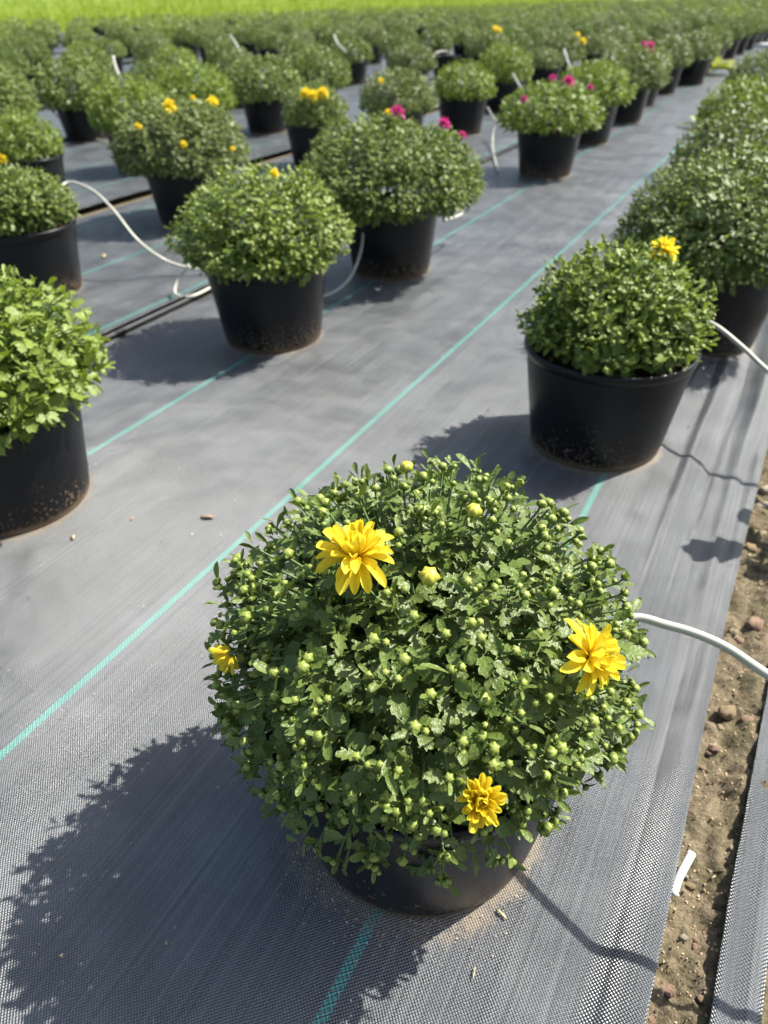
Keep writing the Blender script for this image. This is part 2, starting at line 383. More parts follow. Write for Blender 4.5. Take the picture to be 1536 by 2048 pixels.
# ------------------------------------------------------------------ ground, mats, soil, grass
def grid(xs, ys, zf):
    nx, ny = len(xs), len(ys)
    X, Yg = np.meshgrid(xs, ys); Z = zf(X, Yg)
    V = np.stack([X, Yg, Z], -1).reshape(-1, 3)
    i = np.arange(nx*ny).reshape(ny, nx)
    F = np.stack([i[:-1, :-1], i[:-1, 1:], i[1:, 1:], i[1:, :-1]], -1).reshape(-1, 4)
    return V, F
def vnoise(X, Yg, fx, fy, seed):
    """cheap smooth value noise, vectorised"""
    r = np.random.RandomState(seed); T = r.rand(64, 64)
    a = X*fx+100; b = Yg*fy+100
    i = np.floor(a).astype(int); j = np.floor(b).astype(int); p = a-i; q = b-j
    p = p*p*(3-2*p); q = q*q*(3-2*q)
    g = lambda m, n: T[m % 64, n % 64]
    return (g(i, j)*(1-p)+g(i+1, j)*p)*(1-q)+(g(i, j+1)*(1-p)+g(i+1, j+1)*p)*q - 0.5
def mat_grass(name):
    t = NT(name); geo = t.n('ShaderNodeNewGeometry')
    at = t.n('ShaderNodeAttribute', attribute_name='var')
    a = t.noise(geo.outputs['Position'], 0.7, 4); b = t.math('ADD', t.math('MULTIPLY', at.outputs['Fac'], 0.7), t.math('MULTIPLY', a, 0.5), clamp=True)
    col = t.mix(b, C4(0.145, 0.245, 0.012), C4(0.36, 0.42, 0.030))
    t.l(col, t.p.inputs['Base Color']); t.p.inputs['Roughness'].default_value = 0.6
    tr = t.n('ShaderNodeBsdfTranslucent'); t.l(col, tr.inputs[0]); mx = t.n('ShaderNodeMixShader'); mx.inputs[0].default_value = 0.3
    t.l(t.p.outputs[0], mx.inputs[1]); t.l(tr.outputs[0], mx.inputs[2]); t.l(mx.outputs[0], t.out.inputs[0])
    return t.m
M_GRASS = mat_grass('grass_green')
fdir = Vector((-math.sin(YAW), math.cos(YAW), 0)); sdir = Vector((math.cos(YAW), math.sin(YAW), 0))
V, F = grid(np.array([-600., -100, -30, 0, 30, 100, 600]), np.array([-200., -20, 0, 20, 60, 200, 800]), lambda X, Y_: X*0-0.09)
tag(obj('ground', new_mesh('ground', V, F, M_GRASS)), kind='structure')
V, F = grid(np.array([-46., -20, -10, -5, -2.2, -1.0, 0, 2, 8]), np.linspace(-2, 78, 81), lambda X, Y_: np.where(X < -1.5, -0.012, -0.045))
tag(obj('field_soil', new_mesh('field_soil', V, F, M_SOIL)), kind='structure')

# sloping grass bank beyond the beds, laid out across the end of the field
def end_s(S): return np.clip(40.0+0.95*S, 20.0, 60.0)+0.45
def bank_z(e): return np.where(e < 0, -0.06, -0.06+0.055*e+0.0010*e**2)
ee_ = np.concatenate([[-0.4], np.linspace(0, 24, 40), np.linspace(26, 90, 20)]); ss_ = np.linspace(-70, 70, 141)
V, F = grid(ss_, ee_, lambda S, E_: bank_z(E_)+0.10*vnoise(S, E_, 0.5, 0.5, 3)*np.clip(E_/2, 0, 1))
V[:, 1] += end_s(V[:, 0])
Vw = np.stack([V[:, 0]*sdir.x+V[:, 1]*fdir.x, V[:, 0]*sdir.y+V[:, 1]*fdir.y, V[:, 2]], -1)
tag(obj('grass_bank', new_mesh('grass_bank', Vw, F, M_GRASS)), kind='structure')
rs = np.random.RandomState(5); N = 45000
S = -32+rs.rand(N)*50; E_ = 0.1+rs.rand(N)**1.6*14; D = end_s(S)+E_
h_ = 0.16+0.26*rs.rand(N); lean = rs.randn(N, 2)*0.10
base = np.stack([S*sdir.x+D*fdir.x, S*sdir.y+D*fdir.y, bank_z(E_)-0.03], -1)
ang = rs.rand(N)*6.283; wv = np.stack([np.cos(ang), np.sin(ang), ang*0], -1)*(0.010+0.012*rs.rand(N))[:, None]
tip = base+np.stack([lean[:, 0], lean[:, 1], h_], -1)
V = np.stack([base-wv, base+wv, tip], 1).reshape(-1, 3); F = np.arange(3*N).reshape(-1, 3)
tag(obj('tall_grass', new_mesh('tall_grass', V, F, M_GRASS, attrs={'var': np.repeat(rs.rand(N), 3)})),
    'bright yellow-green grass growing beyond the last rows of pots', 'grass', kind='stuff')

# woven mats
NEAR = [(p['x'], p['y']) for p in PL if p['kind'] != 'far']
ALLP = [(p['x'], p['y']) for p in PL]
def mat_sheet(x0, x1, near, lip_r, lip_l, zb, seed):
    xm = 0.5*(x0+x1); y1 = 1.0
    while fdepth(xm, y1) < field_end(xm, y1)+0.2 and y1 < 75: y1 += 0.1
    if near:
        xs = np.arange(x0, x1+1e-6, 0.010); xs[-1] = x1
        if lip_r == 'ripple': xs = np.concatenate([np.arange(x0, -0.30, 0.012), np.arange(-0.30, x1-0.002, 0.005), [x1]])
        ys = np.concatenate([np.arange(-0.5, 2.6, 0.014), np.arange(2.62, 6, 0.04), np.arange(6.1, y1, 0.25), [y1]])
    else:
        xs = np.linspace(x0, x1, 28); ys = np.concatenate([np.arange(0.5, 9, 0.06), np.arange(9.2, max(y1, 9.3), 0.3), [max(y1, 9.5)]])
    def zf(X, Yg):
        Z = zb+0.0030*vnoise(X, Yg, 3.1, 2.2, seed)+0.0016*vnoise(X, Yg, 14, 3.0, seed+1)
        if lip_r == 'ripple':
            t = np.clip((X+0.24)/0.30, 0, 1); t = t*t*(3-2*t)
            ph = 2.2*vnoise(X*0, Yg, 1, 1.3, seed+2)*2+0.8*vnoise(X*0, Yg, 1, 4.0, seed+7)
            Z = Z+t*np.clip((Yg-0.45)/0.9, 0.22, 1)*(0.0044*np.sin(X*2*np.pi/0.075+ph)+0.0011*np.sin(X*2*np.pi/0.031+ph*1.7+1))*(0.55+0.9*(vnoise(X, Yg, 6, 1.5, seed+3)+0.5))
            e = np.clip((X-(x1-0.030))/0.030, 0, 1)
            Z = Z+0.011*np.sin(np.clip((X-(x1-0.045))/0.045, 0, 1)*1.9)-0.006*np.exp(-((X-(x1-0.062))/0.018)**2)+0.006*vnoise(X, Yg, 1, 5, seed+4)*e
        if lip_r == 'lip':
            e = np.clip((X-(x1-0.055))/0.055, 0, 1)
            Z = Z+0.020*e*e*(3-2*e)+0.004*e*vnoise(X, Yg, 1, 2.2, seed+5)
        if lip_l == 'flap':
            Z = Z+0.000+0.004*vnoise(X, Yg, 20, 4, seed+6)+0.0025*np.sin((X-x0)*2*np.pi/0.032+1.2)
        return Z
    V, F = grid(xs, ys, zf)
    if lip_r == 'ripple':                                        # the cut edge wanders
        e = np.clip((V[:, 0]-(x1-0.05))/0.05, 0, 1); V[:, 0] += e*(0.010*vnoise(V[:, 0]*0, V[:, 1], 1, 2.6, seed+8)+np.clip(V[:, 1]-1.0, 0, 2)*0.02)
    if lip_l == 'flap':
        e = np.clip(((x0+0.04)-V[:, 0])/0.04, 0, 1); V[:, 0] += e*(0.006*vnoise(V[:, 0]*0, V[:, 1], 1, 3.1, seed+9)+np.clip(V[:, 1]-0.5, 0, 3)*0.035)
    dirt = np.zeros(len(V))
    for (px_, py_) in (NEAR if near else ALLP):
        if px_ < x0-0.5 or px_ > x1+0.5: continue
        d = np.hypot(V[:, 0]-px_, V[:, 1]-py_)
        # sand washes out more on the side away from the sun and towards the low edge
        aa = np.arctan2(V[:, 1]-py_, V[:, 0]-px_); k = 0.030+0.022*np.cos(aa-math.radians(225+20*math.sin(7*px_+5*py_)))
        dirt = np.maximum(dirt, np.clip(1-(d-POT_RB-0.006)/k, 0, 1)*0.55+np.clip(1-(d-POT_RB)/(k*3.0), 0, 1)*0.17)
    me = new_mesh('woven_mat', V, F, M_FAB, attrs={'dirt': dirt})
    o = tag(obj('woven_mat', me), kind='structure')
    md = o.modifiers.new('thickness', 'SOLIDIFY'); md.thickness = 0.0014; md.offset = -1
    return o
mat_sheet(-1.74, 0.083, True, 'ripple', None, 0.0, 10)
mat_sheet(0.139, 0.180, True, None, 'flap', 0.006, 20)
mat_sheet(0.192, 1.9, False, None, None, -0.004, 25)
mat_sheet(-2.86, -1.660, True, 'lip', None, 0.006, 30)
xr = -2.935
for k in range(20):
    mat_sheet(xr-1.78, xr, False, 'lip', None, 0.004-0.004*(k % 2), 40+10*k); xr -= 1.80
# bare soil between the mats
xs = np.arange(0.03, 0.2301, 0.0042); ys = np.concatenate([np.arange(0.05, 1.9, 0.0042), np.arange(1.91, 9, 0.03)])
def soil_z(X, Yg):
    return -0.015+0.009*np.clip((X-0.115)/0.02, 0, 1)+0.010*vnoise(X, Yg, 30, 30, 1)+0.012*vnoise(X, Yg, 75, 75, 2)+0.009*np.abs(vnoise(X, Yg, 140, 140, 3))+0.004*vnoise(X, Yg, 230, 230, 6)
V, F = grid(xs, ys, soil_z); tag(obj('soil_strip', new_mesh('soil_strip', V, F, M_SOIL)), kind='structure')
def soil_at(x, y): return float(soil_z(np.array([[x]]), np.array([[y]]))[0, 0])

# ------------------------------------------------------------------ leaf, bud, petal templates
def leaf_tpl(mid, edge, fold=0.30, curl=0.20):
    V = []; F = []; n = len(mid)
    for l in mid: V.append((0, l, -curl*l*l))
    for sgn in (1, -1):
        b = len(V)
        for (l, w_) in edge: V.append((sgn*w_, l, fold*w_-curl*l*l-0.55*w_*w_))
        for i in range(n-1):
            q = (i, b+i, b+i+1, i+1) if sgn < 0 else (i, i+1, b+i+1, b+i)
            F.append(q)
    return np.array(V, dtype=float), tris(F), np.array([0.0]*n+[1.0]*(len(V)-n))
LT = {
 'lobed': leaf_tpl([0, .2, .31, .42, .50, .57, .66, .76, .88, 1.0],
                   [(0, .022), (.20, .035), (.30, .20), (.50, .335), (.52, .17), (.60, .25), (.79, .34), (.77, .18), (.90, .15), (1.0, 0.0)], 0.50, 0.22),
 'broad': leaf_tpl([0, .18, .30, .45, .55, .64, .74, .88, 1.0],
                   [(0, .022), (.16, .04), (.30, .26), (.52, .40), (.56, .22), (.66, .32), (.84, .33), (.86, .17), (1.0, 0.0)], 0.40, 0.40),
 'narrow': leaf_tpl([0, .2, .45, .7, .88, 1.0], [(0, .02), (.2, .07), (.45, .16), (.7, .19), (.88, .13), (1.0, 0.0)], 0.5, 0.12),
 'simple': leaf_tpl([0, .3, .52, .72, 1.0], [(0, .03), (.38, .29), (.54, .17), (.78, .30), (1.0, 0)], 0.25, 0.22),
}
def bud_tpl(seg, rings):
    V = []; T = []; F = []
    for j in range(rings):
        f = j/(rings-1); th = math.pi*(0.04+0.92*f)
        for i in range(seg):
            a = 2*math.pi*i/seg
            rib = 1+(0.13 if i % 2 else -0.13)*math.sin(th)
            V.append((math.sin(th)*rib*math.cos(a), math.sin(th)*rib*math.sin(a), -math.cos(th)*0.86))
            T.append(min(1, max(0, (f-0.30)/0.6))*(1.0 if i % 2 else 0.25))
    for j in range(rings-1):
        for i in range(seg): F.append((j*seg+i, j*seg+(i+1) % seg, (j+1)*seg+(i+1) % seg, (j+1)*seg+i))
    V.append((0, 0, 0.80)); T.append(1.0); c = len(V)-1
    for i in range(seg): F.append((c, (rings-1)*seg+i, (rings-1)*seg+(i+1) % seg))
    for k in range(5):                                           # little bracts under the bud
        a = 2*math.pi*k/5; ca, sa = math.cos(a), math.sin(a); b = len(V)
        V += [(0.45*ca-0.28*sa, 0.45*sa+0.28*ca, -0.72), (0.45*ca+0.28*sa, 0.45*sa-0.28*ca, -0.72), (1.30*ca, 1.30*sa, -0.25)]; T += [0, 0, 0.35]
        F.append((b, b+1, b+2))
    b = len(V); n = 5                                            # pedicel
    for zz, rr in ((-2.0, 0.22), (-0.7, 0.28)):
        for i in range(n): a = 2*math.pi*i/n; V.append((rr*math.cos(a), rr*math.sin(a), zz)); T.append(0.1)
    for i in range(n): F.append((b+i, b+(i+1) % n, b+n+(i+1) % n, b+n+i))
    return np.array(V), tris(F), np.array(T)
BT = bud_tpl(12, 7); BTL = bud_tpl(6, 4)
def petal_tpl(curl, cup):
    """strap petal: y length 1, width about 0.3"""
    V = []; T = []; F = []
    fs = (0, .15, .35, .55, .76, .88, .95, 1.0); nl = 7
    for f in fs:
        wd = 0.165*(0.40+0.60*min(1, f*1.7))*(math.sqrt(max(0, 1-((f-0.76)/0.250)**2)) if f > 0.76 else 1.0)
        for i, sx in enumerate((-1, -0.45, 0, 0.45, 1)):
            V.append((sx*wd, f, cup*wd*(sx*sx)-0.018*(1 if sx == 0 else 0)+curl*f*f)); T.append(min(1, 0.15+0.85*f))
    for j in range(nl):
        for i in range(4): a = j*5+i; F.append((a, a+1, a+6, a+5))
    return np.array(V), tris(F), np.array(T)
PT = [petal_tpl(-0.28, 0.75), petal_tpl(0.16, 0.9), petal_tpl(0.42, 1.2), petal_tpl(-0.60, 0.5)]
LEAFME = {}
def leaf_me(shape, tone):
    if (shape, tone) not in LEAFME: LEAFME[(shape, tone)] = new_mesh('leaf', LT[shape][0], LT[shape][1], LEAF[tone], attrs={'var': np.full(len(LT[shape][0]), {'narrow': 0.85, 'lobed': 0.55, 'broad': 0.40, 'simple': 0.5}[shape]), 'rim': LT[shape][2]})
    return LEAFME[(shape, tone)]
BUDME = {}
def bud_me(kind):
    if kind not in BUDME:
        BUDME[kind] = new_mesh('bud', BT[0], BT[1], {'g': M_BUD, 'y': M_BUDY, 'p': M_BUDP}[kind], attrs={'tip': BT[2]})
    return BUDME[kind]
PETME = {}
def petal_me(i, col):
    if (i, col) not in PETME:
        PETME[(i, col)] = new_mesh('petal', PT[i][0], PT[i][1], M_PETP if col == 'pink' else M_PETY, attrs={'tip': PT[i][2]})
    return PETME[(i, col)]

# ------------------------------------------------------------------ crown growth
def unit(a): return a/(np.linalg.norm(a, axis=-1, keepdims=True)+1e-9)
def grow(R, H, zc, n, L, seed, m=8, low=-0.36, pitch=0.0105, shells=((1.0, 1.0),), lump=0.07, upb=0.55, hlow=0.115, hang=0.0):
    """shoots over a dome: returns leaves (pos, dir, up, len, idx) and shoot tips (pos, axis), plus stem segments"""
    r = np.random.RandomState(seed)
    LP, LD, LU, LL, LI, TP, TA, SR = [], [], [], [], [], [], [], []
    off = r.rand(3)*20
    for si, (fr, frac) in enumerate(shells):
        nn = int(n*frac); i = np.arange(nn)+0.5
        z = low+(1-low)*(i/nn); z = np.clip(z+r.randn(nn)*0.03, low, 0.999); a = i*2.399963+r.randn(nn)*0.22
        cz = np.sqrt(1-z*z)
        d = np.stack([cz*np.cos(a), cz*np.sin(a), z], -1)
        lm = np.array([noise.noise(Vector((q[0]*2.3+off[0], q[1]*2.3+off[1], q[2]*2.3+off[2]))) for q in d])
        rad = fr*(1+lump*1.6*lm+r.randn(nn)*0.020)
        Hd = np.where(z > 0, H, hlow*(1+hang*np.cos(a-math.radians(-100))))
        bul = np.where((z < 0) & (hang > 0), cz**-0.5, 1.0)
        T = np.stack([d[:, 0]*R*rad*bul, d[:, 1]*R*rad*bul, zc+d[:, 2]*Hd*rad], -1)
        nrm = unit(np.stack([d[:, 0]/R, d[:, 1]/R, d[:, 2]/Hd], -1))
        ax = unit(nrm*0.78+np.array([0, 0, 0.50])+r.randn(nn, 3)*0.18)
        ph = r.rand(nn)*6.28
        for k in range(m):
            s = -0.002+pitch*k*(1+0.15*r.randn(nn)); f = min(1, (k+0.4)/3.6)
            th = np.radians(38+40*min(1, k/4.0)+r.randn(nn)*13)
            ref = unit(np.cross(ax, np.array([0.3, 0.2, 0.93]))); ref2 = np.cross(ax, ref)
            q = ph+k*2.4
            pr = ref*np.cos(q)[:, None]+ref2*np.sin(q)[:, None]
            dr = unit(ax*np.cos(th)[:, None]+pr*np.sin(th)[:, None]+np.array([0, 0, 0.10])+r.randn(nn, 3)*0.10)
            keep = r.rand(nn) > 0.06
            LP.append((T-ax*s[:, None])[keep]); LD.append(dr[keep]); LU.append(unit(ax*0.55+np.array([0, 0, upb])+r.randn(nn, 3)*0.33)[keep])
            LL.append((L*(0.60+0.40*f)*(1+0.20*r.randn(nn)).clip(0.55, 1.5))[keep]); LI.append(np.full(keep.sum(), k+20*si))
        if si == 0:
            TP.append(T); TA.append(ax); SR.append(np.array([0, 0, zc-0.02])+(T-np.array([0, 0, zc-0.02]))*0.74)
    return [np.concatenate(q) for q in (LP, LD, LU, LL, LI)], TP[0], TA[0], SR[0]
def leaf_mesh(name, leaves, sel, tone, seed, simple=False, nar=2):
    LP, LD, LU, LL, LI = [q[sel] for q in leaves]; r = np.random.RandomState(seed)
    VV = []; FF = []; AT = []; RM = []; b = 0
    shp = np.where(LI % 20 < nar, 0, 1+(r.rand(len(LP)) < 0.30))
    for s_i, sn in enumerate(['narrow', 'lobed', 'broad']):
        k = shp == s_i
        if not k.any(): continue
        tp = LT['simple'] if simple else LT[sn]
        M = frames(LD[k], LU[k], LL[k], LL[k]*(0.62+0.40*r.rand(k.sum())))
        v, f = merge(tp, M, LP[k]); VV.append(v); FF.append(f+b); b += len(v)
        RM.append(np.tile(tp[2], k.sum()))
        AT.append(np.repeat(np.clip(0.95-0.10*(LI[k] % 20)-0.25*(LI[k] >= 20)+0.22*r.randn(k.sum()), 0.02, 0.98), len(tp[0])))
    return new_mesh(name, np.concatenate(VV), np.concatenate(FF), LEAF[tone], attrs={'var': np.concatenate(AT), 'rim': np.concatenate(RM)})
def bud_mesh(name, P, A, S, mat, lo=False, seed=0):
    tp = BTL if lo else BT; r = np.random.RandomState(seed)
    z = unit(A); x = unit(np.cross(z, unit(r.randn(len(P), 3)))); y = np.cross(z, x)
    M = np.stack([x, y, z], 2)*S[:, None, None]
    v, f = merge((tp[0], tp[1]), M, P)
    return new_mesh(name, v, f, mat, attrs={'tip': np.tile(tp[2], len(P))})
def stems_mesh(A, B, r):
    n = 5; d = unit(B-A); x = unit(np.cross(d, np.array([0.31, 0.17, 0.93]))); y = np.cross(d, x); k = len(A)
    V = np.zeros((k, 2*n, 3))
    for i in range(n):
        q = 2*math.pi*i/n; o_ = math.cos(q)*x+math.sin(q)*y
        V[:, i] = A+o_*r*1.3; V[:, n+i] = B+o_*r
    f = tris([(i, (i+1) % n, n+(i+1) % n, n+i) for i in range(n)])
    F = f[None]+(np.arange(k)*2*n)[:, None, None]
    return new_mesh('stems', V.reshape(-1, 3), F.reshape(-1, 3), M_STEM)

# pots
pv, pf = lathe([(0.0, 0.012), (POT_RB-0.012, 0.012), (POT_RB-0.009, 0.0), (POT_RB-0.002, 0.0), (POT_RB, 0.004), (POT_RB+0.0045, 0.03), (POT_RB+0.0285, POT_H-0.022),
                (POT_RB+0.0285, POT_H-0.003), (POT_RB+0.026, POT_H-0.003), (POT_RB+0.024, POT_H-0.03), (POT_RB+0.018, 0.13)], 64)
ME_POT = new_mesh('pot', pv, pf, M_POT)
rr = POT_RB+0.0275
rv, rf = lathe([(rr-0.0015, POT_H-0.020), (rr+0.0045, POT_H-0.019), (rr+0.0068, POT_H-0.010), (rr+0.0074, POT_H-0.003), (rr+0.0058, POT_H+0.0005), (rr+0.002, POT_H), (rr-0.003, POT_H-0.002), (rr-0.004, POT_H-0.012), (rr-0.0015, POT_H-0.020)], 64)
ME_RIM = new_mesh('rim', rv, rf, M_POT)
pv2, pf2 = lathe([(0.0, 0.008), (POT_RB, 0.0), (POT_RB+0.004, 0.03), (POT_RB+0.0285, POT_H-0.022), (POT_RB+0.034, POT_H-0.018), (POT_RB+0.034, POT_H), (POT_RB+0.024, POT_H), (POT_RB+0.018, 0.14)], 24)
ME_POTF = new_mesh('pot', pv2, pf2, M_POT)
sv = [(0, 0, 0.192)]; sf = []
for j in range(1, 9):
    for i in range(32):
        a = 2*math.pi*i/32; q = 0.160*j/8; sv.append((q*math.cos(a), q*math.sin(a), 0.190+0.012*noise.noise(Vector((30*q*math.cos(a), 30*q*math.sin(a), 1.3)))))
for i in range(32): sf.append((0, 1+i, 1+(i+1) % 32))
for j in range(7):
    for i in range(32): sf.append((1+j*32+i, 1+(j+1)*32+i, 1+(j+1)*32+(i+1) % 32, 1+j*32+(i+1) % 32))
ME_PSOIL = new_mesh('soil', np.array(sv), tris(sf), M_POTSOIL)

def mat_from(zax, loc, roll, s):
    z = Vector(zax).normalized(); q = z.to_track_quat('Z', 'Y'); return Matrix.Translation(loc) @ q.to_matrix().to_4x4() @ Matrix.Rotation(roll, 4, 'Z') @ Matrix.Diagonal((s, s, s, 1))
# flowers: the petals are placed in a frame whose z is the flower's axis, size = radius
def petal_layout(seed, opened):
    r = random.Random(seed); out = []
    rings = [(16, 1.0, -10, 0.10), (17, 0.94, 12, 0.09), (16, 0.78, 34, 0.08), (13, 0.58, 54, 0.06), (9, 0.38, 70, 0.04)]
    for ri, (n, ln, el, r0_) in enumerate(rings):
        for i in range(n):
            if ri == 0 and r.random() < 0.12: continue
            a = 2*math.pi*(i+0.5*ri)/n+r.uniform(-0.18, 0.18); e = math.radians(el+(1-opened)*46+r.uniform(-14, 14))
            l_ = ln*r.uniform(0.84, 1.10)
            di = Vector((math.cos(a)*math.cos(e), math.sin(a)*math.cos(e), math.sin(e)))
            upv = Vector((-math.cos(a)*math.sin(e), -math.sin(a)*math.sin(e), math.cos(e)))
            x = di.cross(upv); wd = r.uniform(0.75, 1.2)*(1.0 if ri < 2 else 0.95)
            p0 = Vector((math.cos(a)*r0_, math.sin(a)*r0_, 0.02*ri))
            M = Matrix(((x.x*l_*wd, di.x*l_, upv.x*l_, p0.x), (x.y*l_*wd, di.y*l_, upv.y*l_, p0.y), (x.z*l_*wd, di.z*l_, upv.z*l_, p0.z), (0, 0, 0, 1)))
            ti = (3 if r.random() < 0.35 else 0) if ri == 0 else (r.choice([0, 1]) if ri == 1 else r.choice([1, 2]))
            if opened < 0.6: ti = 2
            out.append((ti, M))
    return out
hv, hf = lathe([(0.001, 0.15), (0.07, 0.14), (0.13, 0.09), (0.15, 0.02), (0.17, -0.02), (0.15, -0.10), (0.08, -0.16), (0.045, -0.20), (0.04, -0.75)], 12)
ME_HEART = new_mesh('flower', hv, hf, [M_DISC, M_STEM], matidx=[0 if i < 36 else 1 for i in range(len(hf))])
FARFL = {}
def far_flower_me(col):
    if col not in FARFL:
        VV = [hv]; FF = [tris(hf)]; b = len(hv); T = [np.full(len(hv), 0.3)]
        for ti, M in petal_layout(3, 0.95):
            v, f, tpv = PT[ti]; Mn = np.array(M)
            VV.append(v @ Mn[:3, :3].T+Mn[:3, 3]); FF.append(f+b); b += len(v); T.append(tpv)
        FARFL[col] = new_mesh('flower', np.concatenate(VV), np.concatenate(FF), M_PETP if col == 'pink' else M_PETY, attrs={'tip': np.concatenate(T)})
    return FARFL[col]
def add_flower(root, loc, axis, size, col, detailed, seed, opened=0.95):
    roll = random.Random(seed).uniform(0, 6.28)
    if not detailed:
        return obj('flower', far_flower_me(col), root, mat_from(axis, loc, roll, size))
    h = obj('flower', ME_HEART, root, mat_from(axis, loc, roll, size))
    for ti, M in petal_layout(seed, opened): obj('petal', petal_me(ti, col), h, M)
    return h
def on_crown(p, px, py):
    """where the sight line of a pixel meets this plant's dome; plant coordinates, and the dome's normal there"""
    o = Vector((-p['x'], -p['y'], CAMH-p['zc'])); d = ray(px, py); k = Vector((1/p['R'], 1/p['R'], 1/p['H']))
    o2 = Vector((o.x*k.x, o.y*k.y, o.z*k.z)); d2 = Vector((d.x*k.x, d.y*k.y, d.z*k.z))
    a = d2.dot(d2); b = o2.dot(d2); c = o2.dot(o2)-1; disc = b*b-a*c
    t = (-b-math.sqrt(disc))/a if disc > 0 else -b/a
    q = o+t*d
    if disc <= 0:                                                # just over the edge: bring it onto the dome
        e = Vector((q.x*k.x, q.y*k.y, q.z*k.z)).normalized(); q = Vector((e.x/k.x, e.y/k.y, e.z/k.z))
    nrm = Vector((q.x*k.x*k.x, q.y*k.y*k.y, q.z*k.z*k.z)).normalized()
    return Vector((q.x, q.y, q.z+p['zc'])), nrm

# shared crowns for the rows behind: several shapes per tone
FARV = {}
def far_crown(tone, v, detail):
    key = (tone, v, detail)
    if key not in FARV:
        n, L, m = (360, 0.034, 5) if detail else (300, 0.038, 4)
        lv, TP, TA, SR = grow(0.26, 0.18, 0.285, n, L, 300+v*7+len(tone), m=m, low=-0.52, pitch=0.012, lump=0.075, shells=((1.0, 1.0), (0.80, 0.55)), upb=0.10)
        fo = leaf_mesh('foliage', lv, np.ones(len(lv[0]), bool), tone, v, simple=True)
        bd = None
        if tone in ('sage', 'mid') and detail:
            r = np.random.RandomState(v); k = r.rand(len(TP)) < 0.5
            bd = bud_mesh('buds', TP[k]+TA[k]*0.006, TA[k], 0.0050+0.002*r.rand(k.sum()), M_BUDP, lo=True)
        FARV[key] = (fo, bd)
    return FARV[key]

